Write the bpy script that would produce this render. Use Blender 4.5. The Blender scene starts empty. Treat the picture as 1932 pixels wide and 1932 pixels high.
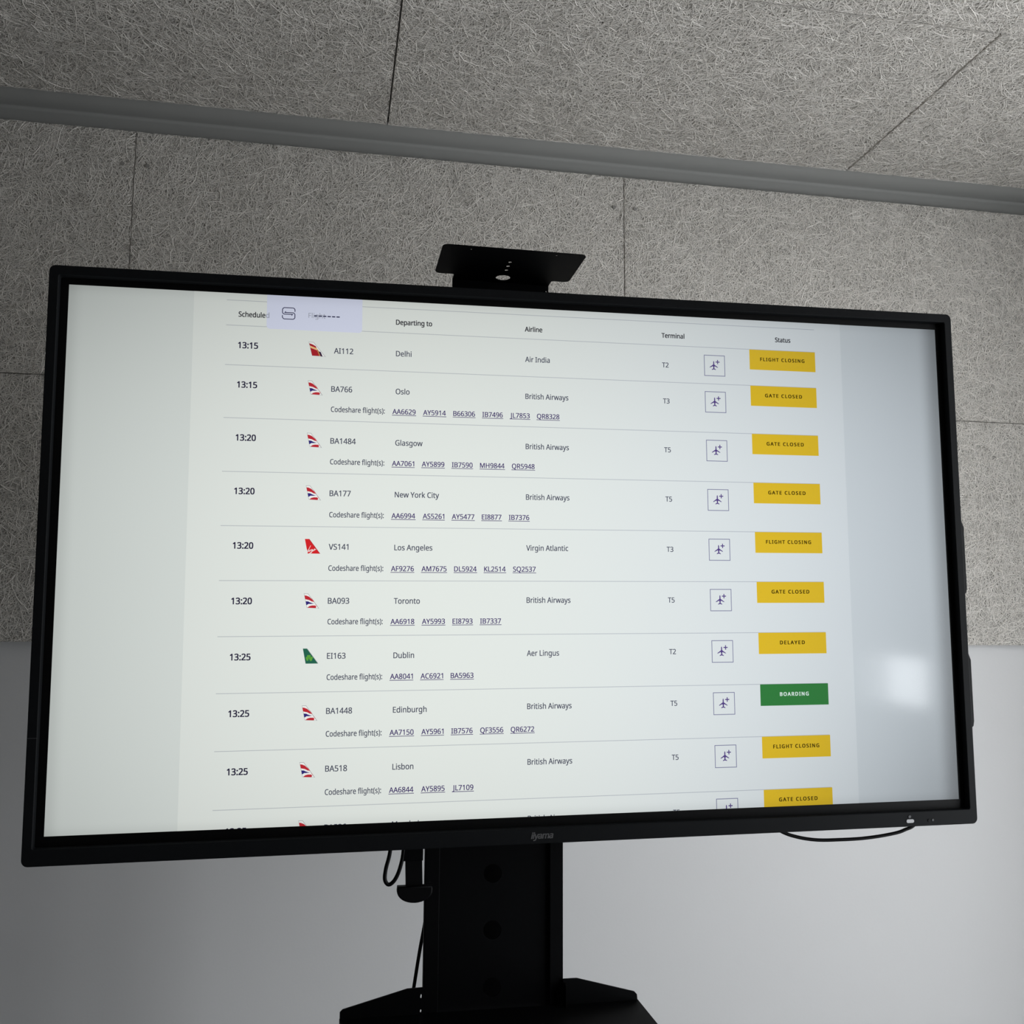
import bpy, bmesh, math, os, random
import numpy as np
from mathutils import Vector, Matrix

PI = math.pi
sc = bpy.context.scene
COL = sc.collection

# ------------------------------------------------------------------ camera
CAM = Vector((0, 0, 1.55))
F, YAW, PITCH, ROLL = 1835.874, -0.1847, 0.1217, -0.0060
camd = bpy.data.cameras.new('camera')
cam = bpy.data.objects.new('camera', camd)
COL.objects.link(cam)
camd.sensor_width = 36.0
camd.sensor_fit = 'HORIZONTAL'
camd.lens = 36.0 * F / 1932.0
camd.clip_start = 0.05
R3 = Matrix.Rotation(YAW, 3, 'Z') @ Matrix.Rotation(PITCH, 3, 'X') @ Matrix.Rotation(ROLL, 3, 'Y')
R3 = R3 @ Matrix.Rotation(PI / 2, 3, 'X')
cam.matrix_world = Matrix.Translation(CAM) @ R3.to_4x4()
sc.camera = cam

# ------------------------------------------------------------------ colour management and sky
sc.view_settings.view_transform = 'Standard'
sc.view_settings.look = 'None'
sc.view_settings.exposure = 0.0
sc.view_settings.gamma = 1.0
sc.view_settings.use_curve_mapping = False
sc.cycles.max_bounces = 8
sc.cycles.diffuse_bounces = 5
sc.cycles.use_denoising = True
sc.cycles.caustics_reflective = False
sc.cycles.caustics_refractive = False
SKY = 9.2
world = bpy.data.worlds.new('world')
sc.world = world
world.use_nodes = True
bg = world.node_tree.nodes['Background']
bg.inputs[0].default_value = (0.935, 0.968, 1.0, 1)
bg.inputs[1].default_value = SKY

# room dimensions (metres)
XL, XR = -2.879, 2.35
YB, YF = 2.331, -3.3          # plaster of the wall with the panels / wall behind the camera
ZC = 2.768                    # plaster of the ceiling
WIN = (-0.50, 1.45, 0.05, 2.45)   # large window in the right wall: y0 y1 z0 z1
ADDED_WIN = (-1.15, -0.62, 1.17, 1.40)  # small opening added so the screen reflects it as a bright patch


def portal(name, y0, y1, z0, z1):
    ld = bpy.data.lights.new(name, 'AREA')
    ld.shape = 'RECTANGLE'
    ld.size = y1 - y0
    ld.size_y = z1 - z0
    ld.cycles.is_portal = True
    lo = bpy.data.objects.new(name, ld)
    COL.objects.link(lo)
    lo.matrix_world = Matrix.Translation((XR + 0.16, (y0 + y1) / 2, (z0 + z1) / 2)) @ Matrix(
        ((0, 0, 1, 0), (1, 0, 0, 0), (0, 1, 0, 0), (0, 0, 0, 1)))
    return lo


portal('window_light', *WIN)

# ------------------------------------------------------------------ helpers


def s2l(c):
    c = c / 255.0
    return c / 12.92 if c <= 0.04045 else ((c + 0.055) / 1.055) ** 2.4


def rgb(r, g, b):
    return (s2l(r), s2l(g), s2l(b), 1)


def mat(name, col, rough=0.5, spec=0.5, noise=None, bump=None, metal=0.0):
    m = bpy.data.materials.new(name)
    m.use_nodes = True
    nt = m.node_tree
    b = nt.nodes['Principled BSDF']
    b.inputs['Base Color'].default_value = (*col[:3], 1)
    b.inputs['Roughness'].default_value = rough
    b.inputs['Specular IOR Level'].default_value = spec
    b.inputs['Metallic'].default_value = metal
    tc = nt.nodes.new('ShaderNodeTexCoord')
    if noise:
        sc_, amt = noise
        n = nt.nodes.new('ShaderNodeTexNoise')
        n.inputs['Scale'].default_value = sc_
        n.inputs['Detail'].default_value = 4
        nt.links.new(tc.outputs['Object'], n.inputs['Vector'])
        r = nt.nodes.new('ShaderNodeMapRange')
        r.inputs['To Min'].default_value = 1 - amt
        r.inputs['To Max'].default_value = 1 + amt
        nt.links.new(n.outputs['Fac'], r.inputs['Value'])
        x = nt.nodes.new('ShaderNodeVectorMath')
        x.operation = 'SCALE'
        x.inputs[0].default_value = col[:3]
        nt.links.new(r.outputs[0], x.inputs['Scale'])
        nt.links.new(x.outputs[0], b.inputs['Base Color'])
    if bump:
        sc_, st, dist = bump
        n = nt.nodes.new('ShaderNodeTexNoise')
        n.inputs['Scale'].default_value = sc_
        n.inputs['Detail'].default_value = 3
        nt.links.new(tc.outputs['Object'], n.inputs['Vector'])
        bn = nt.nodes.new('ShaderNodeBump')
        bn.inputs['Strength'].default_value = st
        bn.inputs['Distance'].default_value = dist
        nt.links.new(n.outputs['Fac'], bn.inputs['Height'])
        nt.links.new(bn.outputs[0], b.inputs['Normal'])
    return m


M_wall = mat('white_wall_paint', (0.62, 0.617, 0.615), 0.6, 0.3, (3, 0.015), (180, 0.12, 0.001))
M_wall2 = mat('dark_grey_wall_paint', (0.16, 0.165, 0.17), 0.6, 0.3, (3, 0.015))
M_ceil = mat('ceiling_plaster', (0.52, 0.51, 0.49), 0.8, 0.2, (4, 0.02))
M_floor = mat('grey_carpet', (0.16, 0.165, 0.17), 0.95, 0.1, (60, 0.3), (300, 0.4, 0.002))
M_board = mat('wood_wool_core', (0.38, 0.365, 0.335), 0.95, 0.05, (120, 0.35), (400, 0.8, 0.002))  # core colour darkened to stand in for shade in gaps between strands
M_screw = mat('panel_screw', (0.25, 0.24, 0.225), 0.6, 0.3, (50, 0.1))
M_frame = mat('matte_black_plastic', (0.0050, 0.0055, 0.0062), 0.55, 0.07, (40, 0.1), (900, 0.08, 0.0003))
M_glassb = mat('black_glass_border', (0.0015, 0.0015, 0.0016), 0.5, 0.10, (10, 0.05))
M_metal = mat('black_powder_coat', (0.0010, 0.0011, 0.0015), 0.55, 0.07, (30, 0.1), (700, 0.15, 0.0004))
M_dark = mat('black_rubber', (0.0012, 0.0012, 0.0016), 0.5, 0.10, (30, 0.1))
M_winframe = mat('white_window_frame', (0.6, 0.6, 0.6), 0.4, 0.5, (10, 0.02))
M_logo = mat('grey_logo_print', (0.11, 0.11, 0.112), 0.5, 0.4, (50, 0.05))
M_seam = mat('frame_joint', (0.035, 0.036, 0.038), 0.5, 0.4, (50, 0.05))
M_ledw = mat('pale_indicator', (0.42, 0.42, 0.43), 0.4, 0.4, (50, 0.05))
M_sens = mat('sensor_dot', (0.05, 0.05, 0.055), 0.3, 0.5, (50, 0.05))

# fibres: pale strands, slight strand-to-strand variation from a mesh attribute
M_fibre = bpy.data.materials.new('wood_wool_fibre')
M_fibre.use_nodes = True
_nt = M_fibre.node_tree
_b = _nt.nodes['Principled BSDF']
_b.inputs['Roughness'].default_value = 0.85
_b.inputs['Specular IOR Level'].default_value = 0.15
_a = _nt.nodes.new('ShaderNodeAttribute')
_a.attribute_name = 'tone'
_r = _nt.nodes.new('ShaderNodeMapRange')
_r.inputs['To Min'].default_value = 0.80
_r.inputs['To Max'].default_value = 1.15
_nt.links.new(_a.outputs['Fac'], _r.inputs['Value'])
_v = _nt.nodes.new('ShaderNodeVectorMath')
_v.operation = 'SCALE'
_v.inputs[0].default_value = (0.760, 0.725, 0.675)
_nt.links.new(_r.outputs[0], _v.inputs['Scale'])
_nt.links.new(_v.outputs[0], _b.inputs['Base Color'])

# window pane: mostly clear, a little mirror
M_pane = bpy.data.materials.new('window_pane')
M_pane.use_nodes = True
_nt = M_pane.node_tree
_nt.nodes.clear()
_o = _nt.nodes.new('ShaderNodeOutputMaterial')
_m = _nt.nodes.new('ShaderNodeMixShader')
_m.inputs[0].default_value = 0.08
_t = _nt.nodes.new('ShaderNodeBsdfTransparent')
_g = _nt.nodes.new('ShaderNodeBsdfGlossy')
_g.inputs['Roughness'].default_value = 0.02
_nt.links.new(_t.outputs[0], _m.inputs[1])
_nt.links.new(_g.outputs[0], _m.inputs[2])
_nt.links.new(_m.outputs[0], _o.inputs[0])


def link(name, me, parent=None, m=None):
    o = bpy.data.objects.new(name, me)
    COL.objects.link(o)
    if parent is not None:
        o.parent = parent
    if m is not None and me is not None:
        me.materials.clear()
        me.materials.append(m)
    return o


def thing(name, label, cat, loc=(0, 0, 0), group=None):
    o = bpy.data.objects.new(name, None)
    COL.objects.link(o)
    o.empty_display_size = 0.1
    o.location = loc
    o['label'] = label
    o['category'] = cat
    if group:
        o['group'] = group
    return o


def tag(o, label, cat, group=None):
    o['label'] = label
    o['category'] = cat
    if group:
        o['group'] = group
    return o


def box_bm(bm, x0, x1, y0, y1, z0, z1):
    v = [bm.verts.new(p) for p in ((x0, y0, z0), (x1, y0, z0), (x1, y1, z0), (x0, y1, z0),
                                   (x0, y0, z1), (x1, y0, z1), (x1, y1, z1), (x0, y1, z1))]
    for f in ((0, 3, 2, 1), (4, 5, 6, 7), (0, 1, 5, 4), (1, 2, 6, 5), (2, 3, 7, 6), (3, 0, 4, 7)):
        bm.faces.new([v[i] for i in f])


def box(name, b, m, parent=None, bevel=0.0, seg=2):
    bm = bmesh.new()
    box_bm(bm, *b)
    if bevel:
        bmesh.ops.bevel(bm, geom=bm.edges[:], offset=bevel, segments=seg, affect='EDGES', profile=0.5)
    me = bpy.data.meshes.new(name)
    bm.to_mesh(me)
    bm.free()
    return link(name, me, parent, m)


def rrect(x0, x1, y0, y1, r, n=6):
    pts = []
    for cx, cy, a in ((x1 - r, y0 + r, -90), (x1 - r, y1 - r, 0), (x0 + r, y1 - r, 90), (x0 + r, y0 + r, 180)):
        for i in range(n + 1):
            t = math.radians(a + 90 * i / n)
            pts.append((cx + r * math.cos(t), cy + r * math.sin(t)))
    return pts


def circ(cx, cy, rx, ry=None, n=28):
    ry = ry or rx
    return [(cx + rx * math.cos(2 * PI * i / n), cy + ry * math.sin(2 * PI * i / n)) for i in range(n)]


def plate_mesh(loops, depth, bevel=0.0):
    """first loop outline, others holes; XY plane, thickness centred on z=0"""
    cu = bpy.data.curves.new('tmp', 'CURVE')
    cu.dimensions = '2D'
    cu.fill_mode = 'BOTH'
    cu.extrude = depth / 2 - bevel
    cu.bevel_depth = bevel
    cu.bevel_resolution = 2
    if bevel:
        cu.offset = -bevel
    for lp in loops:
        s = cu.splines.new('POLY')
        s.points.add(len(lp) - 1)
        for p, q in zip(s.points, lp):
            p.co = (q[0], q[1], 0, 1)
        s.use_cyclic_u = True
    o = bpy.data.objects.new('tmp', cu)
    COL.objects.link(o)
    me = bpy.data.meshes.new_from_object(o)
    bpy.data.objects.remove(o)
    bpy.data.curves.remove(cu)
    return me


def plate(name, loops, depth, m, parent, mw=None, bevel=0.0):
    me = plate_mesh(loops, depth, bevel)
    me.name = name
    if mw is not None:
        me.transform(mw)
    return link(name, me, parent, m)


XZ = Matrix(((1, 0, 0, 0), (0, 0, -1, 0), (0, 1, 0, 0), (0, 0, 0, 1)))   # plate XY -> world XZ, thickness along y
YZ = Matrix(((0, 0, 1, 0), (1, 0, 0, 0), (0, 1, 0, 0), (0, 0, 0, 1)))    # plate XY -> world YZ


def tube(name, pts, r, m, parent=None, nseg=10, samples=8):
    P = [Vector(p) for p in pts]
    path = []
    n = len(P)
    for i in range(n - 1):
        p0, p1, p2, p3 = P[max(i - 1, 0)], P[i], P[i + 1], P[min(i + 2, n - 1)]
        for k in range(samples):
            t = k / samples
            path.append(0.5 * ((2 * p1) + (-p0 + p2) * t + (2 * p0 - 5 * p1 + 4 * p2 - p3) * t * t
                               + (-p0 + 3 * p1 - 3 * p2 + p3) * t ** 3))
    path.append(P[-1])
    bm = bmesh.new()
    rings = []
    up = Vector((0, 1, 0))
    for i, c in enumerate(path):
        d = (path[min(i + 1, len(path) - 1)] - path[max(i - 1, 0)]).normalized()
        a = d.cross(up)
        if a.length < 0.05:
            a = d.cross(Vector((1, 0, 0)))
        a.normalize()
        b = d.cross(a).normalized()
        rings.append([bm.verts.new(c + r * (math.cos(2 * PI * k / nseg) * a + math.sin(2 * PI * k / nseg) * b))
                      for k in range(nseg)])
    for A, B in zip(rings, rings[1:]):
        for k in range(nseg):
            bm.faces.new((A[k], A[(k + 1) % nseg], B[(k + 1) % nseg], B[k]))
    bm.faces.new(rings[0][::-1])
    bm.faces.new(rings[-1])
    bmesh.ops.recalc_face_normals(bm, faces=bm.faces[:])
    me = bpy.data.meshes.new(name)
    bm.to_mesh(me)
    bm.free()
    for f in me.polygons:
        f.use_smooth = True
    return link(name, me, parent, m)


def structure(o):
    o['kind'] = 'structure'
    return o


# ------------------------------------------------------------------ room shell
floor = structure(box('floor', (XL - .2, XR + .2, YF - .2, YB + .2, -0.1, 0), M_floor))
ceiling = structure(box('ceiling', (XL - .2, XR + .2, YF - .2, YB + .2, ZC, ZC + .15), M_ceil))
wall_back = structure(box('wall_back', (XL - .2, XR + .2, YB, YB + .15, 0, ZC), M_wall))
wall_left = structure(box('wall_left', (XL - .15, XL, YF, YB, 0, ZC), M_wall2))
wall_front = structure(box('wall_front', (XL - .2, XR + .2, YF - .15, YF, 0, ZC), M_wall2))


def rect(x0, x1, y0, y1):
    return [(x0, y0), (x1, y0), (x1, y1), (x0, y1)]


wall_right = structure(plate('wall_right', [rect(YF, YB, 0, ZC), rect(*WIN), rect(*ADDED_WIN)], 0.15, M_wall, None,
                             Matrix.Translation((XR + 0.075, 0, 0)) @ YZ))


def window(name, w, mull):
    y0, y1, z0, z1 = w
    fr = 0.05 if (y1 - y0) > 1 else 0.012
    holes = []
    n = mull + 1
    span = (y1 - y0 - fr) / n
    for i in range(n):
        holes.append(rect(y0 + fr + i * span, y0 + (i + 1) * span, z0 + fr, z1 - fr))
    o = structure(plate(name, [rect(y0, y1, z0, z1)] + holes, 0.06, M_winframe, None,
                        Matrix.Translation((XR + 0.08, 0, 0)) @ YZ))
    for i in range(n):
        box('pane', (XR + .078, XR + .082, y0 + fr + i * span, y0 + (i + 1) * span, z0 + fr, z1 - fr), M_pane, o)
    return o


window('window_1', WIN, 2)
window('added_window', ADDED_WIN, 0)
for nm, b in (('baseboard_back', (XL, XR, YB - .015, YB, 0, .09)), ('baseboard_left', (XL, XL + .015, YF, YB - .015, 0, .09)),
              ('baseboard_front', (XL + .015, XR - .015, YF, YF + .015, 0, .09)), ('baseboard_right', (XR - .015, XR, YF, YB - .015, 0, .09))):
    structure(box(nm, b, M_winframe, None))

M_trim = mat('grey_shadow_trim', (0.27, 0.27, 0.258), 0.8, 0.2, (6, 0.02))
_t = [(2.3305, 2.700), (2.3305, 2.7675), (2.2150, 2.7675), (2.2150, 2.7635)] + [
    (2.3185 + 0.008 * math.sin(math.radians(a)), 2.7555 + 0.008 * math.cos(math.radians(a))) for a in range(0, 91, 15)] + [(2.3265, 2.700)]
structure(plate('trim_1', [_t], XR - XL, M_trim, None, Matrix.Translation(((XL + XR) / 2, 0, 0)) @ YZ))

# ------------------------------------------------------------------ wood wool panels
PH = 0.600


GAP = {True: 0.0025, False: 0.0042}


def fibre_mesh(name, w, h, seed, dens=56000):
    """curved flat strands lying in the top millimetres of a w x h board, local XY, outward +Z"""
    rng = np.random.default_rng(seed)
    n = int(dens * w * h)
    NS = 4
    L = rng.uniform(0.018, 0.085, n) * rng.uniform(0.6, 1, n)
    th = rng.uniform(0, 2 * PI, n)
    # direction bias in patches, as pressed bundles of wool
    cx = rng.uniform(-0.01, w + 0.01, n)
    cy = rng.uniform(-0.01, h + 0.01, n)
    curv = rng.normal(0, 14, n)
    curv2 = rng.normal(0, 130, n)
    wd = rng.uniform(0.0005, 0.00125, n)
    z0 = -np.abs(rng.normal(0, 0.0022, n))
    zt = rng.normal(0, 0.0010, n)
    t = np.linspace(-0.5, 0.5, NS)[None, :]
    s = t * L[:, None]
    ang = th[:, None] + curv[:, None] * s + curv2[:, None] * s ** 2
    ds = L[:, None] / (NS - 1)
    dx = np.cos(ang) * ds
    dy = np.sin(ang) * ds
    px = np.cumsum(dx, axis=1)
    py = np.cumsum(dy, axis=1)
    px += cx[:, None] - px.mean(axis=1, keepdims=True)
    py += cy[:, None] - py.mean(axis=1, keepdims=True)
    pz = z0[:, None] + zt[:, None] * (t * 2) - 0.0015 * (2 * t) ** 2 * rng.uniform(0, 1, n)[:, None]
    pz = np.minimum(pz, 0.0006)
    nx, ny = -np.sin(ang), np.cos(ang)
    hw = wd[:, None] * 0.5 * 1.0
    V = np.zeros((n, NS, 2, 3), np.float32)
    for k, sg in ((0, -1), (1, 1)):
        V[:, :, k, 0] = np.clip(px + sg * nx * hw, -0.0004, w + 0.0004)
        V[:, :, k, 1] = np.clip(py + sg * ny * hw, -0.0004, h + 0.0004)
        V[:, :, k, 2] = pz + sg * rng.normal(0, 0.00018, n)[:, None]
    V = V.reshape(-1, 3)
    base = (np.arange(n) * NS * 2)[:, None]
    q = np.arange(NS - 1)[None, :] * 2 + base
    Q = np.stack([q, q + 2, q + 3, q + 1], axis=-1).reshape(-1, 4)
    # quads flip so that normals look outward
    Q = Q[:, ::1]
    me = bpy.data.meshes.new(name)
    me.vertices.add(len(V))
    me.vertices.foreach_set('co', V.ravel())
    me.loops.add(Q.size)
    me.loops.foreach_set('vertex_index', Q.ravel().astype(np.int32))
    me.polygons.add(len(Q))
    me.polygons.foreach_set('loop_start', (np.arange(len(Q)) * 4).astype(np.int32))
    me.polygons.foreach_set('loop_total', np.full(len(Q), 4, np.int32))
    at = me.attributes.new('tone', 'FLOAT', 'POINT')
    tone = rng.uniform(0, 1, n) ** 1.1
    at.data.foreach_set('value', np.repeat(tone, NS * 2).astype(np.float32))
    me.update()
    me.materials.append(M_fibre)
    return me


_fm = {}
_bm = {}


def fibre_for(w, variant, wl):
    key = (round(w, 3), variant if w > 1.1 else 9)
    if key not in _fm:
        _fm[key] = fibre_mesh('fibre_layer', w - 0.0042, PH - 0.0025, 11 + len(_fm) * 7)
    return _fm[key]


def board_for(w, wl):
    key = (round(w, 3), wl)
    if key not in _bm:
        bm = bmesh.new()
        box_bm(bm, 0, w - GAP[wl], 0, PH - 0.0025, -0.0250, -0.0028)
        me = bpy.data.meshes.new('acoustic_panel')
        bm.to_mesh(me)
        bm.free()
        me.materials.append(M_board)
        _bm[key] = me
    return _bm[key]


_sm = plate_mesh([circ(0, 0, 0.0045, n=14)], 0.0016)
_sm.materials.append(M_screw)
_sm.name = 'screw'
_cnt = [0]


def panel(parent, origin, ux, uy, w, screws):
    """origin = corner, ux/uy unit directions in the surface, outward normal = ux x uy"""
    ux, uy = Vector(ux), Vector(uy)
    nz = ux.cross(uy)
    mw = Matrix((
        (ux.x, uy.x, nz.x, origin[0]), (ux.y, uy.y, nz.y, origin[1]), (ux.z, uy.z, nz.z, origin[2]), (0, 0, 0, 1)))
    o = link('acoustic_panel', board_for(w, screws), parent)
    o.matrix_world = mw
    _cnt[0] += 1
    f = link('fibre_layer', fibre_for(w, _cnt[0] % 2, screws), o)
    f['kind'] = 'stuff'
    k = (w - 0.0025) / (w - 0.0042) if screws else 1.0
    turn = (_cnt[0] // 2) % 2 and w > 1.1      # some boards are turned end for end
    f.location = (w - GAP[screws], PH - 0.0025, 0) if turn else (0, 0, 0)
    f.rotation_euler = (0, 0, PI if turn else 0)
    f.scale = (k, 1, 1)
    if screws:
        for sx in (0.028, w - 0.028):
            for sy in (0.085, PH - 0.085):
                s = link('screw', _sm, o)
                s.location = (sx, sy, 0.0009)
    return o


YW = 2.3057                  # face of the wall panels
Z0 = 1.55 - 0.0305           # lower edge of the wall panels
rows = ((Z0 + PH, (-2.879, -1.679, -0.4793, 0.7207, 1.9207, XR)), (Z0, (-2.879, -2.279, -1.079, 0.1207, 1.3207, XR)))
for z, xs in rows:
    for a, b in zip(xs, xs[1:]):
        panel(wall_back, (a + 0.0012, YW, z + 0.0012), (1, 0, 0), (0, 0, 1), b - a, True)
ZP = 1.55 + 1.2053           # underside of the ceiling panels
yc = 2.2261
C1 = 0.1067
# outward normal is down: ux = +x, uy = -y
for r in range(6):
    y = yc - 0.6027 * r
    off = 0 if r % 2 == 0 else 0.6
    xs = [x for x in (C1 + off + 1.2 * k for k in range(-4, 4)) if XL + 0.15 < x < XR - 0.15]
    xs = [XL + 0.03] + xs + [XR - 0.03]
    for a, b in zip(xs, xs[1:]):
        panel(ceiling, (a + 0.0012, y, ZP), (1, 0, 0), (0, -1, 0), round(b - a, 4), False)

# ------------------------------------------------------------------ the display
W, H = 1.428, 1.428 * 9 / 16
TVM = (Matrix.Translation((0.3231, 1.5034, 1.55 + 0.1188)) @ Matrix.Rotation(-0.0081, 4, 'Z')
       @ Matrix.Rotation(0.0130, 4, 'X') @ Matrix.Rotation(-0.0126, 4, 'Y'))
tv = thing('interactive_display', 'large black-framed wide screen showing a flight departures table', 'display')
tv.matrix_world = TVM
# local axes: x right, z up, -y towards the viewer


def lxz(y):
    return Matrix.Translation((0, y, 0)) @ XZ


# frame ring, front face at y=-0.012, back at y=0.045
fo = rrect(-0.7395, 0.7380, -0.4400, 0.4267, 0.009)
fi = rrect(-0.7257, 0.7247, -0.4163, 0.4120, 0.0025, 3)
plate('frame', [fo, fi], 0.052, M_frame, tv, lxz(0.014), bevel=0.0012)
# black glass margin between frame and picture
plate('glass_border', [rect(-0.7262, 0.7252, -0.4168, 0.4125), rect(-W / 2, W / 2, -H / 2, H / 2)], 0.004, M_glassb, tv, lxz(0.0018))
box('back_cover', (-0.70, 0.70, 0.020, 0.046, -0.41, 0.40), M_frame, tv, 0.006)
hd = lambda v0, v1: [(a - 0.0018, b) for a, b in [(0.735, v0 - .004), (0.748, v0 - .004), (0.7585, v0 + 0.006), (0.7600, v0 + 0.014), (0.7600, v1 - 0.012), (0.7560, v1 - .001), (0.750, v1), (0.735, v1)]]
plate('side_handle', [hd(-0.064, 0.067)], 0.010, M_dark, tv, lxz(0.016), bevel=0.0015)
plate('side_handle', [hd(-0.290, -0.161)], 0.010, M_dark, tv, lxz(0.016), bevel=0.0015)
box('frame_joint', (-0.7392, -0.7262, -0.01245, -0.0118, -0.2641, -0.2633), M_seam, tv)
box('frame_joint', (0.7262, 0.7378, -0.01215, -0.0118, -0.4169, -0.4165), M_dark, tv)
plate('status_light', [rrect(0.6087, 0.6222, -0.4338, -0.4282, 0.0027, 5)], 0.001, M_ledw, tv, lxz(-0.0123))
plate('sensor_window', [circ(0.6150, -0.4240, 0.0022)], 0.001, M_sens, tv, lxz(-0.0122))
plate('sensor_window', [circ(0.6497, -0.4314, 0.0024)], 0.001, M_glassb, tv, lxz(-0.0122))
plate('sensor_window', [circ(0.6564, -0.4308, 0.0019)], 0.001, M_seam, tv, lxz(-0.0122))

# ---- picture: everything in it gives off light; back light falls off a little towards the edges
U = W / 1920.0
screen_objs = {}


def scr_mat(name, c, tint=1.0):
    m = bpy.data.materials.new(name)
    m.use_nodes = True
    nt = m.node_tree
    b = nt.nodes['Principled BSDF']
    b.inputs['Base Color'].default_value = (0.004, 0.004, 0.004, 1)
    b.inputs['Roughness'].default_value = 0.085
    b.inputs['Specular IOR Level'].default_value = 0.5
    tc = nt.nodes.new('ShaderNodeTexCoord')
    tc.object = tv
    sx = nt.nodes.new('ShaderNodeSeparateXYZ')
    nt.links.new(tc.outputs['Object'], sx.inputs[0])

    def mth(op, a, bb=None, cc=None, clamp=False):
        n = nt.nodes.new('ShaderNodeMath')
        n.operation = op
        n.use_clamp = clamp
        for i, v in enumerate((a, bb, cc)):
            if v is None:
                continue
            if isinstance(v, (int, float)):
                n.inputs[i].default_value = v
            else:
                nt.links.new(v, n.inputs[i])
        return n.outputs[0]
    X = mth('MULTIPLY', sx.outputs[0], 2 / W)
    Z = mth('MULTIPLY', sx.outputs[2], 2 / H)
    # broad fall-off of the back light
    x2 = mth('POWER', mth('ABSOLUTE', mth('ADD', X, 0.06)), 2.4)
    z2 = mth('POWER', mth('ABSOLUTE', mth('ADD', Z, 0.18)), 2.6)
    f0 = mth('MULTIPLY', mth('MULTIPLY', mth('POWER', mth('MAXIMUM', X, 0.0), 2.5), mth('POWER', mth('MAXIMUM', mth('MULTIPLY', Z, -1.0), 0.0), 1.5)), 0.16)
    f = mth('SUBTRACT', mth('SUBTRACT', mth('SUBTRACT', 1.0, f0), mth('MULTIPLY', x2, 0.30)), mth('MULTIPLY', z2, 0.17))
    # narrow dim margin of the panel
    ex = mth('SUBTRACT', W / 2 + 0.003, sx.outputs[0])
    ew = mth('ADD', W / 2 + 0.004, sx.outputs[0])
    ez = mth('SUBTRACT', H / 2 + 0.010, mth('ABSOLUTE', sx.outputs[2]))

    def edge(d, w, amt):
        g = nt.nodes.new('ShaderNodeMapRange')
        g.interpolation_type = 'SMOOTHERSTEP'
        g.inputs['From Min'].default_value = 0
        g.inputs['From Max'].default_value = w
        g.inputs['To Min'].default_value = 1 - amt
        g.inputs['To Max'].default_value = 1
        nt.links.new(d, g.inputs['Value'])
        return g.outputs[0]
    f = mth('MULTIPLY', f, edge(ex, 0.045, 0.50))
    f = mth('MULTIPLY', f, edge(ew, 0.030, 0.16))
    f = mth('MULTIPLY', f, edge(ez, 0.030, 0.15))
    col = nt.nodes.new('ShaderNodeVectorMath')
    col.operation = 'SCALE'
    col.inputs[0].default_value = c[:3]
    nt.links.new(f, col.inputs['Scale'])
    # side-to-side tint painted into the emission, for viewing angle and bluish glare at right
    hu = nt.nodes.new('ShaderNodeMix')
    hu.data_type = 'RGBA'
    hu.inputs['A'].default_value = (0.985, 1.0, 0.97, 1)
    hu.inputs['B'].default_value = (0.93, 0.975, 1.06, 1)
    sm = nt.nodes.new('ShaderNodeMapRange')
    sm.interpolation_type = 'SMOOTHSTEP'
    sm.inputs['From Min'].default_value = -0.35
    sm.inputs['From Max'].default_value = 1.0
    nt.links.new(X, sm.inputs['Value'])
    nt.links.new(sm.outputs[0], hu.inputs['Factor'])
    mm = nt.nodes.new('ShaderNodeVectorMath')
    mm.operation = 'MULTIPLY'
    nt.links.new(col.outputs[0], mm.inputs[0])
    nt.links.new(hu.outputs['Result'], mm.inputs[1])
    nt.links.new(mm.outputs[0], b.inputs['Emission Color'])
    b.inputs['Emission Strength'].default_value = tint
    return m


K = 1.0
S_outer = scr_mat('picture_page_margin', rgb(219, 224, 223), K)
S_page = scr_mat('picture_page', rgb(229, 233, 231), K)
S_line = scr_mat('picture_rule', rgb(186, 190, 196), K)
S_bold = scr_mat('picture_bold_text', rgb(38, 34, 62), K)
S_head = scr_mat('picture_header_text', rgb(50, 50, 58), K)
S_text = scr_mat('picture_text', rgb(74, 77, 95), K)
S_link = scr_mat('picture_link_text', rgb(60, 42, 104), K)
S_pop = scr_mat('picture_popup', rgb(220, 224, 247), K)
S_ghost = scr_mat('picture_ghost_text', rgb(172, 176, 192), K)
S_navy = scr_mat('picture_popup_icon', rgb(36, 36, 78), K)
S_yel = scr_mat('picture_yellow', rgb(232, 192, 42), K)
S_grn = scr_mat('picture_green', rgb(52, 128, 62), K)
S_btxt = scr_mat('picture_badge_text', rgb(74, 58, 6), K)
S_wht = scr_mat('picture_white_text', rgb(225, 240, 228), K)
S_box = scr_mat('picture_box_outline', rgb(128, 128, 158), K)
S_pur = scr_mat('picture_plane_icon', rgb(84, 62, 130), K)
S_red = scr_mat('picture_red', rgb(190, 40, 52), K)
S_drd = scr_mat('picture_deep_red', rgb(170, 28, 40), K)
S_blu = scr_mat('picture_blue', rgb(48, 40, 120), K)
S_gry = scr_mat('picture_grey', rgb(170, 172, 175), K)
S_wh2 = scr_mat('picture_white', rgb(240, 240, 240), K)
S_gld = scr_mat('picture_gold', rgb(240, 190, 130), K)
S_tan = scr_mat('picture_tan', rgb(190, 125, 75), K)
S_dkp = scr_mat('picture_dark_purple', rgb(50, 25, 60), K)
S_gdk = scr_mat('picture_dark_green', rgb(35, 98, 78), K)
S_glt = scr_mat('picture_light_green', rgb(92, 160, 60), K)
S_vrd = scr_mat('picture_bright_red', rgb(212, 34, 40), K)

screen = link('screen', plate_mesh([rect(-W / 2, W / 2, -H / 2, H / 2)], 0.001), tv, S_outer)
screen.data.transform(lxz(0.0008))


def cx(x):
    return (x - 960) * U


def cy(y):
    return (540 - y) * U


LAY = 0.00012


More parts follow.
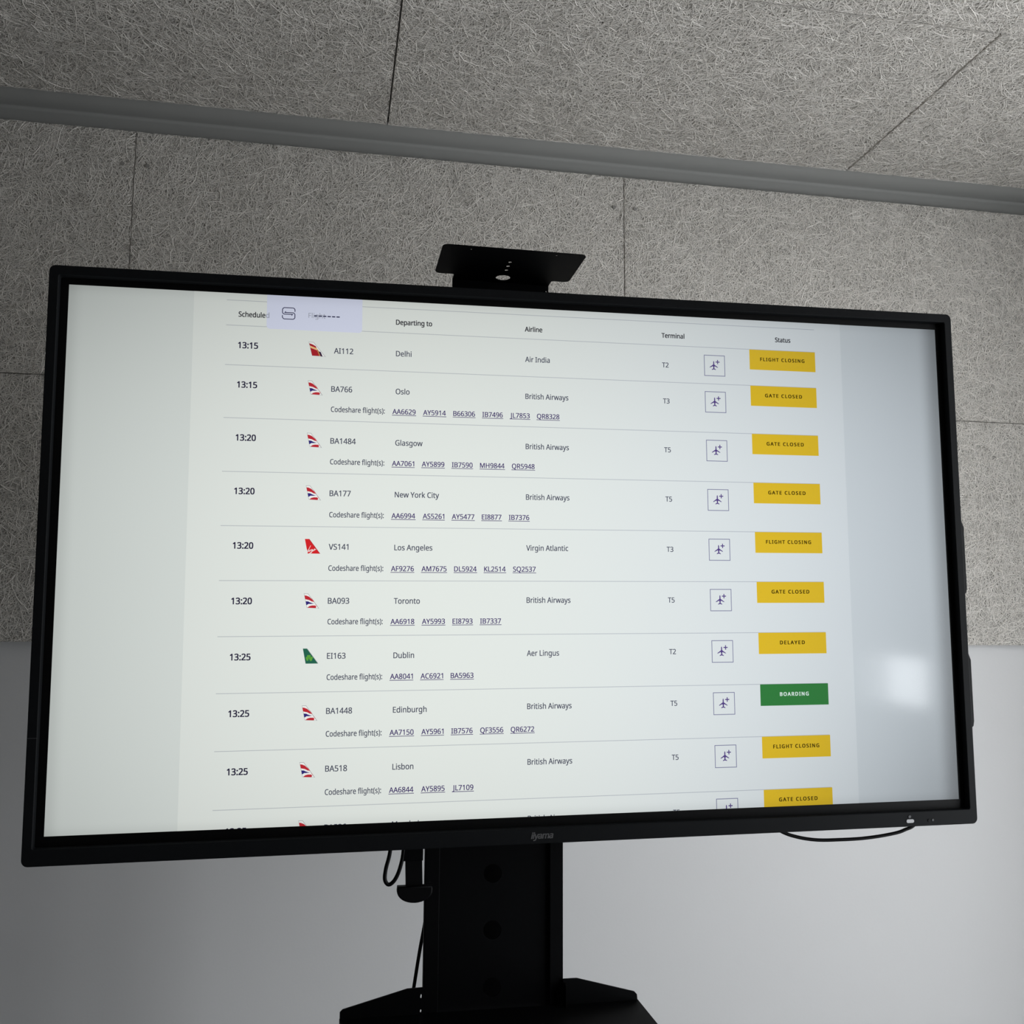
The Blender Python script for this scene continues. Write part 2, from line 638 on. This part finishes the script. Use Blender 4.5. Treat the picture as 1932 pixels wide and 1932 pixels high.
def flat(name, polys, m, layer):
    """list of polygons in picture pixels -> one flat mesh on the given layer, cut at the lower edge"""
    bm = bmesh.new()
    for pl in polys:
        bm.faces.new([bm.verts.new((cx(x), cy(y), 0)) for x, y in pl])
    cut(bm)
    me = bpy.data.meshes.new(name)
    bm.to_mesh(me)
    bm.free()
    me.transform(lxz(0.0003 - 0.0003 - LAY * layer))
    return link(name, me, screen, m)


def cut(bm):
    g = bm.verts[:] + bm.edges[:] + bm.faces[:]
    bmesh.ops.bisect_plane(bm, geom=g, plane_co=(0, -H / 2, 0), plane_no=(0, -1, 0), clear_outer=True)
    g = bm.verts[:] + bm.edges[:] + bm.faces[:]
    bmesh.ops.bisect_plane(bm, geom=g, plane_co=(0, H / 2, 0), plane_no=(0, 1, 0), clear_outer=True)
    for f in bm.faces:
        if f.normal.z < 0:
            f.normal_flip()


def stroke(pts, w):
    """polyline -> quads"""
    out = []
    for (x0, y0), (x1, y1) in zip(pts, pts[1:]):
        d = math.hypot(x1 - x0, y1 - y0) or 1
        nx, ny = -(y1 - y0) / d * w / 2, (x1 - x0) / d * w / 2
        out.append([(x0 + nx, y0 + ny), (x1 + nx, y1 + ny), (x1 - nx, y1 - ny), (x0 - nx, y0 - ny)])
    return out


FONT = None
try:
    FONT = bpy.data.fonts.load(os.path.join(bpy.utils.resource_path('LOCAL'), 'datafiles', 'fonts', 'NotoSansHebrew-Regular.woff2'))
except Exception:
    FONT = None


def text_raw(s, weight=0.0, shear=0.0, spacing=1.0):
    cu = bpy.data.curves.new('t', 'FONT')
    if FONT:
        cu.font = FONT
    cu.body = s
    cu.size = 1.0
    cu.shear = shear
    cu.space_character = spacing
    cu.resolution_u = 3
    cu.fill_mode = 'FRONT'
    o = bpy.data.objects.new('t', cu)
    COL.objects.link(o)
    bpy.context.view_layer.update()
    me = bpy.data.meshes.new_from_object(o)
    bpy.data.objects.remove(o)
    bpy.data.curves.remove(cu)
    if weight:      # heavier strokes: the same outline laid down again, nudged each way
        src = bmesh.new()
        src.from_mesh(me)
        verts = [v.co.copy() for v in src.verts]
        faces = [[v.index for v in f.verts] for f in src.faces]
        src.free()
        V, Fc = [], []
        w = weight * 0.8
        for k, (dx, dy) in enumerate(((-w, -w * .6), (w, -w * .6), (-w, w * .6), (w, w * .6))):
            n = len(V)
            V += [(v.x + dx, v.y + dy, 0) for v in verts]
            Fc += [[i + n for i in f] for f in faces]
        me.clear_geometry()
        me.from_pydata(V, [], Fc)
        me.update()
    return me


def ext(me):
    a = np.empty(len(me.vertices) * 3, np.float32)
    me.vertices.foreach_get('co', a)
    a = a.reshape(-1, 3)
    return a[:, 0].min(), a[:, 0].max(), a[:, 1].min(), a[:, 1].max()


_e = ext(text_raw('H'))
CAPH = _e[3] - _e[2]
_e = ext(text_raw('British Airways'))
KX = 95.0 / (_e[1] - _e[0])     # px per font unit horizontally for the body text


def text(name, s, x, base, cap, m, layer=2, kx=KX, width=None, weight=0.0, center=False, underline=False, spacing=1.0, shear=0.0):
    me = text_raw(s, weight, shear, spacing)
    e = ext(me)
    if width:
        kx = width / (e[1] - e[0])
    w = kx * (e[1] - e[0])
    if center:
        x = x - w / 2
    ky = cap / CAPH
    bm = bmesh.new()
    bm.from_mesh(me)
    for v in bm.verts:
        v.co.x = cx(x + (v.co.x - e[0]) * kx)
        v.co.y = cy(base - v.co.y * ky)
    if underline:
        bm.faces.new([bm.verts.new((cx(a), cy(b), 0)) for a, b in ((x - 1, base + 3.2), (x - 1, base + 2.0), (x + w + 1, base + 2.0), (x + w + 1, base + 3.2))])
    cut(bm)
    if not bm.faces:
        bm.free()
        return w
    bm.to_mesh(me)
    bm.free()
    me.transform(lxz(-LAY * layer))
    me.name = name
    link(name, me, screen, m)
    return w


flat('page_background', [rect(242, 1677, -5, 1085)], S_page, 1)
LY = [68.4, 152, 262.5, 373.3, 483.9, 594.6, 706.3, 818.4, 930.7, 1043.4]
for i, y in enumerate([15.2] + LY):
    flat('row_line', [rect(307, 1612.5, y - .65, y + .65)], S_line, 2)
# popup over the header
flat('popup_panel', [rrect(388, 584.3, -12, 72.5, 7)], S_pop, 3)
text('header_text', 'Schedule', 331.3, 49.6, 10.6, S_head, 4, weight=0.028, width=54)
text('header_text', 'd', 386.2, 49.4, 10.6, S_ghost, 4, weight=0.022)
text('header_text', 'Departing to', 655.2, 50.6, 10.6, S_head, 4, weight=0.030, width=77)
text('header_text', 'Airline', 934.1, 52.0, 10.4, S_head, 4, weight=0.030, width=39)
text('header_text', 'Terminal', 1245.1, 51.0, 10.4, S_head, 4, weight=0.030, width=53.5)
text('header_text', 'Status', 1515.6, 48.6, 10.4, S_head, 4, weight=0.030, width=37.5)
text('header_text', 'Flight', 472.8, 45.0, 10.4, S_ghost, 4, weight=0.01, width=35)
flat('popup_dashes', [rect(484.5 + i * 9.2, 484.5 + i * 9.2 + 6.8, 39.2, 41.6) for i in range(6)], S_navy, 5)
ic = []
x0, x1, y0, y1 = 419.7, 445.2, 25.8, 50.0
ym = (y0 + y1) / 2
ic += stroke([(x1, y0 + 8), (x1, y0 + 3), (x1 - 3, y0), (x0 + 3, y0), (x0, y0 + 3), (x0, ym - 1), (x0 + 3, ym + 1.8), (x1 - 5, ym + 1.8)], 1.7)
ic += stroke([(x0, y1 - 8), (x0, y1 - 3), (x0 + 3, y1), (x1 - 3, y1), (x1, y1 - 3), (x1, ym + 1), (x1 - 3, ym - 1.8), (x0 + 5, ym - 1.8)], 1.7)
ic += [[(x0 + 3.2, ym - 1), (x0 + 7, ym - 1), (x0 + 7, ym - 5.2)], [(x1 - 3.2, ym + 1), (x1 - 7, ym + 1), (x1 - 7, ym + 5.2)]]
flat('popup_icon', ic, S_navy, 5)

# tail fin pictures ---------------------------------------------------------


def fin(kind, x, y):
    w, h = (31.0, 30.0) if kind != 'red_gold' else (35.5, 30.5)

    def T(pts, ox, oy, sx, sy):
        return [(x + (px - ox) / sx * w, y + (py - oy) / sy * h) for px, py in pts]
    if kind == 'flag':
        a = (285, 1360, 405, 355)
        P = lambda *p: T(p, *a)
        flat('tail_fin', [P((285, 1360), (395, 1360), (690, 1722), (365, 1705))], S_gry, 3)
        flat('tail_fin_field', [P((297, 1371), (390, 1372), (665, 1715), (372, 1697))], S_wh2, 4)
        flat('tail_fin_stripe', [P((300, 1408), (350, 1412), (425, 1440), (490, 1495), (545, 1560), (500, 1555), (425, 1520), (322, 1500)),
                                 P((378, 1702), (440, 1662), (505, 1648), (592, 1650), (615, 1680), (598, 1712)),
                                 P((490, 1480), (505, 1487), (565, 1568), (545, 1562)),
                                 P((590, 1610), (604, 1622), (640, 1668), (625, 1668))], S_red, 5)
        flat('tail_fin_stripe', [P((335, 1548), (400, 1552), (450, 1575), (500, 1592), (560, 1602), (480, 1612), (410, 1612), (362, 1642), (352, 1638))], S_blu, 5)
    elif kind == 'red_gold':
        a = (290, 335, 475, 405)
        P = lambda *p: T(p, *a)
        flat('tail_fin', [P((290, 333), (432, 337), (768, 742), (392, 727))], S_gry, 3)
        flat('tail_fin_field', [P((302, 345), (427, 349), (748, 735), (396, 722))], S_wh2, 4)
        flat('tail_fin_stripe', [P((305, 375), (400, 405), (490, 452), (517, 512), (430, 478), (330, 442)),
                                 P((340, 500), (525, 565), (592, 728), (393, 722))], S_drd, 5)
        flat('tail_fin_stripe', [P((328, 445), (430, 478), (520, 512), (548, 552), (520, 562), (340, 498))], S_gld, 6)
        flat('tail_fin_stripe', [P((525, 562), (552, 545), (572, 592), (625, 728), (588, 728))], S_tan, 6)
        flat('tail_fin_stripe', [P((572, 592), (628, 612), (684, 742), (625, 732))], S_dkp, 6)
    elif kind == 'red':
        a = (258, 130, 210, 184)
        P = lambda *p: T(p, *a)
        flat('tail_fin', [P((258, 130), (318, 130), (470, 314), (298, 312))], S_vrd, 3)
        flat('tail_fin_edge', [P((310, 130), (319, 130), (470, 314), (462, 313))], S_drd, 4)
        sig = []
        for pl in ([(288, 262), (296, 300), (312, 262), (338, 212)], [(318, 262), (312, 292), (326, 276)],
                   [(332, 272), (328, 290)], [(332, 272), (344, 262)], [(364, 262), (350, 262), (344, 280), (356, 280), (368, 262), (352, 300), (322, 312), (350, 292), (412, 258)],
                   [(372, 262), (366, 278)], [(380, 278), (388, 258), (396, 250), (394, 268)]):
            sig += stroke(T(pl, *a), 0.85)
        flat('tail_fin_writing', sig, S_wh2, 5)
    else:
        a = (222, 1612, 212, 184)
        P = lambda *p: T(p, *a)
        flat('tail_fin', [P((222, 1612), (282, 1612), (436, 1797), (262, 1797))], S_gdk, 3)
        flat('tail_fin_edge', [P((276, 1612), (283, 1612), (436, 1797), (428, 1797))], S_gry, 4)
        lv = []
        for ax, ay, ang in ((305, 1705, -90), (281, 1738, 155), (341, 1736, 20)):
            ca, sa = math.cos(math.radians(ang)), math.sin(math.radians(ang))
            for side in (-1, 1):
                ox, oy = ax - sa * 11 * side, ay + ca * 11 * side
                lv.append(T(circ(ox, oy, 15, 15, 12), *a))
            lv.append(T([(308, 1724), (ax - sa * 24, ay + ca * 24), (ax + ca * 6, ay + sa * 6), (ax + sa * 24, ay - ca * 24)], *a))
        flat('tail_fin_clover', lv, S_glt, 5)
        flat('tail_fin_clover', stroke(T([(308, 1722), (316, 1745), (335, 1768)], *a), 1.2), S_glt, 6)


LINKW = None
ROWS = [
    ('13:15', 'red_gold', 'AI112', 'Delhi', 'Air India', 'T2', 'FLIGHT CLOSING', []),
    ('13:15', 'flag', 'BA766', 'Oslo', 'British Airways', 'T3', 'GATE CLOSED', ['AA6629', 'AY5914', 'B66306', 'IB7496', 'JL7853', 'QR8328']),
    ('13:20', 'flag', 'BA1484', 'Glasgow', 'British Airways', 'T5', 'GATE CLOSED', ['AA7061', 'AY5899', 'IB7590', 'MH9844', 'QR5948']),
    ('13:20', 'flag', 'BA177', 'New York City', 'British Airways', 'T5', 'GATE CLOSED', ['AA6994', 'AS5261', 'AY5477', 'EI8877', 'IB7376']),
    ('13:20', 'red', 'VS141', 'Los Angeles', 'Virgin Atlantic', 'T3', 'FLIGHT CLOSING', ['AF9276', 'AM7675', 'DL5924', 'KL2514', 'SQ2537']),
    ('13:20', 'flag', 'BA093', 'Toronto', 'British Airways', 'T5', 'GATE CLOSED', ['AA6918', 'AY5993', 'EI8793', 'IB7337']),
    ('13:25', 'green', 'EI163', 'Dublin', 'Aer Lingus', 'T2', 'DELAYED', ['AA8041', 'AC6921', 'BA5963']),
    ('13:25', 'flag', 'BA1448', 'Edinburgh', 'British Airways', 'T5', 'BOARDING', ['AA7150', 'AY5961', 'IB7576', 'QF3556', 'QR6272']),
    ('13:25', 'flag', 'BA518', 'Lisbon', 'British Airways', 'T5', 'FLIGHT CLOSING', ['AA6844', 'AY5895', 'JL7109']),
    ('13:25', 'flag', 'BA536', 'Mumbai', 'British Airways', 'T5', 'GATE CLOSED', []),
]
TB = [116, 198.9, 309.2, 419.2, 530.1, 641.8, 753.2, 864.3, 977.0, 1091.5]
FB = [119, 200.8, 310.6, 420.2, 530.8, 641.2, 752.3, 862.2, 975.9, 1090.5]
CB = [0, 243.6, 354, 464.2, 574.2, 683, 794.7, 907.2, 1021.4, 1200]
LG = [96.5, 178.9, 289.3, 399.0, 509.4, 620.3, 731.4, 844.6, 956.0, 1069.2]
BW = {'FLIGHT CLOSING': 108, 'GATE CLOSED': 90, 'DELAYED': 59, 'BOARDING': 68}
for i, (tm, lg, fl, ds, al, te, st, cs) in enumerate(ROWS):
    L = LY[i]
    text('time_text', tm, 331.8, TB[i], 12.6, S_bold, 2, width=40.3, weight=0.032)
    fin(lg, 474.0 if i < 8 else 471.5, LG[i])
    text('flight_text', fl, 526.5 if i == 0 else 522.0, FB[i], 11.6, S_text, 2, weight=0.017, kx=KX * 1.07)
    text('city_text', ds, 655.8, FB[i] + (.3 if i < 9 else -.8), 11.4, S_text, 2, weight=0.017, kx=KX * 1.03)
    text('airline_text', al, 934.6, FB[i] + (.6 if i < 4 else -1.0), 11.4, S_text, 2, weight=0.017)
    text('terminal_text', te, 1245.0 + i * .4, FB[i] - 0.4 - .15 * i, 10.8, S_text, 2, weight=0.017)
    # outlined button with plane and plus
    bx, by = 1343.6 + (0.5 * max(0, i - 5)), L + 17.4 - 0.25 * i
    bw, bh = 49.6, 48.2
    o = 1.5
    flat('button_outline', [rect(bx, bx + bw, by, by + o), rect(bx, bx + bw, by + bh - o, by + bh),
                            rect(bx, bx + o, by + o, by + bh - o), rect(bx + bw - o, bx + bw, by + o, by + bh - o)], S_box, 2)
    px, py = bx + 22.8, by
    pl = [[(px, py + 13), (px + 1.2, py + 15.5), (px + 1.3, py + 21.5), (px - 1.3, py + 21.5), (px - 1.2, py + 15.5)],
          [(px - 1.3, py + 21.5), (px + 1.3, py + 21.5), (px + 1.9, py + 24.6), (px + 1.1, py + 30.2), (px - 1.1, py + 30.2), (px - 1.9, py + 24.6)],
          [(px + 1.3, py + 21.5), (px + 9.6, py + 27.4), (px + 9.6, py + 29.0), (px + 1.7, py + 25.2)],
          [(px - 1.3, py + 21.5), (px - 1.7, py + 25.2), (px - 9.6, py + 29.0), (px - 9.6, py + 27.4)],
          [(px - 1.1, py + 30.2), (px + 1.1, py + 30.2), (px + 4.8, py + 32.6), (px + 4.6, py + 34.0), (px, py + 32.6), (px - 4.6, py + 34.0), (px - 4.8, py + 32.6)]]
    flat('plane_icon', pl, S_pur, 3)
    qx, qy = bx + 32.0, by + 15.6
    flat('plus_icon', [rect(qx - 4.8, qx + 4.8, qy - 1.05, qy + 1.05), rect(qx - 1.05, qx + 1.05, qy - 4.8, qy - 1.05),
                       rect(qx - 1.05, qx + 1.05, qy + 1.05, qy + 4.8)], S_pur, 4)
    gx = 1452.4 + 0.4 * max(0, i - 4)
    green = st == 'BOARDING'
    flat('status_badge', [rect(gx, gx + 160, L + 0.3, L + 46.6)], S_grn if green else S_yel, 3)
    text('status_text', st, gx + 79.5, L + 25.8, 7.6, S_wht if green else S_btxt, 4, width=BW[st], weight=0.045, center=True, spacing=1.28)
    if cs:
        text('codeshare_text', 'Codeshare flight(s):', 522.0, CB[i], 10.9, S_text, 2, width=111.5, weight=0.017)
        x = 649.4
        for c in cs:
            w = text('codeshare_link', c, x, CB[i] + .2, 10.4, S_link, 2, kx=KX * 0.985, weight=0.017, underline=True)
            x += w + 15.8

# maker's name on the lower frame
lm = text_raw('iiyama', 0.035, 0.22, 0.92)
e = ext(lm)
lm.transform(Matrix.Translation((-0.0165, -0.4320, 0)) @ Matrix.Diagonal((0.0350 / (e[1] - e[0]), 0.0088 / CAPH, 1, 1)) @ Matrix.Translation((-e[0], 0, 0)))
lm.transform(lxz(-0.0124))
lm.name = 'lettering'
link('lettering', lm, tv, M_logo)

# ------------------------------------------------------------------ the stand
st = thing('display_trolley', 'black steel display stand with holed column, camera plate and rear shelf', 'stand', (0.278, 1.66, 0))
st_inv = Matrix.Translation((-0.278, -1.66, 0))


def sp(name, o):
    o.data.transform(st_inv)
    return o


def Tz(y):
    return Matrix.Translation((0, y, 0)) @ XZ


Z_TOP = 1.95
holes = [circ(0.2755, 1.157 - 0.0885 * k + 0.0885 * 2, 0.0148) for k in range(12)]
sp('p', plate('column_panel', [rect(0.187, 0.370, 0.10, Z_TOP)] + holes, 0.003, M_metal, st, Tz(1.6275)))
# side channels: front flange, side web, back flange
for x0, x1, xi in ((0.164, 0.1885, 1), (0.3690, 0.392, -1)):
    bm = bmesh.new()
    box_bm(bm, x0, x1, 1.620, 1.626, 0.10, Z_TOP)
    wx = (x0, x0 + .003) if xi > 0 else (x1 - .003, x1)
    box_bm(bm, wx[0], wx[1], 1.626, 1.636, 0.10, Z_TOP)
    bmesh.ops.bevel(bm, geom=[e for e in bm.edges if abs(e.verts[0].co.z - e.verts[1].co.z) > 1], offset=0.0014, segments=3, affect='EDGES')
    me = bpy.data.meshes.new('column_channel')
    bm.to_mesh(me)
    bm.free()
    o = link('column_channel', me, st, M_metal)
    o.data.transform(st_inv)
sp('p', box('column_back', (0.205, 0.372, 1.694, 1.697, 0.10, Z_TOP), M_metal, st))
# mounting head behind the display
sp('p', box('mount_plate', (0.05, 0.60, 1.600, 1.6195, 1.50, 1.86), M_metal, st, 0.003))
sp('p', box('mount_rail', (0.128, 0.156, 1.560, 1.5995, 1.26, 2.00), M_metal, st, 0.002))
sp('p', box('mount_rail', (0.486, 0.514, 1.560, 1.5995, 1.30, 2.00), M_metal, st, 0.002))
# release strap and pull on the left rail
sp('p', box('strap_sleeve', (0.1253, 0.1562, 1.574, 1.588, 1.1925, 1.262), M_metal, st, 0.0015))
sp('p', plate('strap', [[(0.1285, 1.20), (0.1302, 1.150), (0.1566, 1.150), (0.1548, 1.20)]], 0.004, M_dark, st, Tz(1.581)))
dd = [(0.1172, 1.1545), (0.1165, 1.148)]
for k in range(0, 17):
    a = PI + PI * k / 16
    dd.append((0.1440 + 0.0275 * math.cos(a) * 1.0, 1.1475 + 0.0178 * math.sin(a)))
dd += [(0.1716, 1.150), (0.1708, 1.1545)]
sp('p', plate('strap_pull', [dd], 0.016, M_dark, st, Tz(1.581), bevel=0.002))
# camera plate over the display
CP = 2.1510


def fil(cx_, cy_, r, a0, a1, n=5):
    return [(cx_ + r * math.cos(math.radians(a0 + (a1 - a0) * i / n)), cy_ + r * math.sin(math.radians(a0 + (a1 - a0) * i / n))) for i in range(n + 1)]


pr = 0.010
XA, XB, XN0, XN1, Y0_, Y1_, Y2_ = 0.1600, 0.3925, 0.1932, 0.3625, 1.456, 1.581, 1.607
out = []
out += fil(XA + pr, Y0_ + pr, pr, 180, 270)
out += fil(XB - pr, Y0_ + pr, pr, 270, 360)
out += fil(XB - pr, Y1_ - pr, pr, 0, 90)
out += fil(XN1 + .004, Y1_ + .004, .004, 270, 180, 3)
out += [(XN1, Y2_), (XN0, Y2_)]
out += fil(XN0 - .004, Y1_ + .004, .004, 360, 270, 3)
out += fil(XA + pr, Y1_ - pr, pr, 90, 180)
hl = [circ(0.2775, 1.5825, 0.0125), circ(0.2765, 1.511, .0030, .0036, 12), circ(0.2765, 1.529, .0030, .0036, 12), circ(0.277, 1.547, .0030, .0036, 12),
      circ(0.206, 1.469, .0018, n=10), circ(0.345, 1.469, .0018, n=10)]
sp('p', plate('camera_plate', [out] + hl, 0.0009, M_metal, st, Matrix.Translation((0, 0, CP))))
sp('p', plate('camera_plate_riser', [rect(XN0, XN1, 1.90, CP + .001), circ(0.3585, 2.1485 - .008, .0012, n=10)], 0.002, M_metal, st, Tz(Y2_)))
sp('p', box('riser_spacer', (XN0, XN1, 1.608, 1.6195, 1.90, 1.95), M_metal, st))
# shelf
SZ = 0.950
sp('p', plate('shelf', [[(0.034, 1.6185), (0.031, 1.33), (0.046, 1.31), (0.500, 1.31), (0.515, 1.33), (0.5175, 1.6185)]], 0.003, M_metal, st, Matrix.Translation((0, 0, SZ - .0015))))
sp('p', plate('shelf_bracket', [[(0.391, 0.9895), (0.414, 0.9895), (0.5115, 0.9632), (0.5155, 0.9590), (0.5165, 0.9490), (0.391, 0.9490)]], 0.003, M_metal, st, Tz(1.6172)))
sp('p', plate('shelf_bracket', [[(0.1655, 0.9880), (0.163, 0.9895), (0.139, 0.9890), (0.0385, 0.9640), (0.0345, 0.9600), (0.0345, 0.9490), (0.1655, 0.9490)],
                                circ(0.1605, 0.9765, .0012, .0034, 12), circ(0.1603, 0.9545, .0012, .0026, 12)], 0.003, M_metal, st, Tz(1.6172)))
sp('p', box('shelf_bracket_fold', (0.3925, 0.3945, 1.603, 1.6155, 0.9500, 0.984), M_metal, st))
# foot frame with castors, out of sight below
sp('p', box('foot_beam', (-0.20, 0.76, 1.61, 1.71, 0.08, 0.13), M_metal, st, 0.004))
for x in (-0.17, 0.67):
    sp('p', box('foot_rail', (x, x + .06, 1.22, 2.02, 0.08, 0.13), M_metal, st, 0.004))
    for y in (1.26, 1.98):
        w = plate('castor', [circ(0, 0, 0.038, n=24)], 0.024, M_dark, st, Matrix.Translation((x + .03, y, 0.038)) @ YZ, bevel=0.004)
        sp('p', w)
        sp('p', box('castor_fork', (x + .010, x + .050, y - .012, y + .012, 0.060, 0.081), M_metal, st))

# ------------------------------------------------------------------ cables
c = tube('cable', [(0.110, 1.576, 1.34), (0.108, 1.576, 1.255), (0.1045, 1.576, 1.208), (0.0985, 1.576, 1.182), (0.0975, 1.576, 1.166), (0.1035, 1.576, 1.1585),
                   (0.1125, 1.576, 1.165), (0.1205, 1.576, 1.183), (0.1255, 1.576, 1.212), (0.1235, 1.568, 1.262), (0.119, 1.568, 1.34)], 0.0031, M_dark)
tag(c, 'short loop of black cable hanging below the display, left of the column', 'cable')
c = tube('cable', [(0.69, 1.560, 1.29), (0.725, 1.56, 1.240), (0.751, 1.56, 1.2215), (0.780, 1.56, 1.2115), (0.815, 1.56, 1.2058), (0.855, 1.56, 1.2050), (0.90, 1.56, 1.2060),
                   (0.945, 1.56, 1.2105), (0.975, 1.56, 1.217), (1.000, 1.56, 1.232), (1.02, 1.56, 1.29)], 0.0029, M_dark)
tag(c, 'long shallow sag of black cable under the right half of the display', 'cable')
c = tube('cable', [(0.215, 1.735, 1.30), (0.196, 1.73, 1.17), (0.176, 1.72, 1.062), (0.1665, 1.72, 1.008), (0.158, 1.72, 0.952), (0.150, 1.72, 0.90), (0.150, 1.72, 0.5), (0.16, 1.72, 0.14)], 0.0030, M_dark)
tag(c, 'straight black cable running down behind the left side of the column', 'cable')
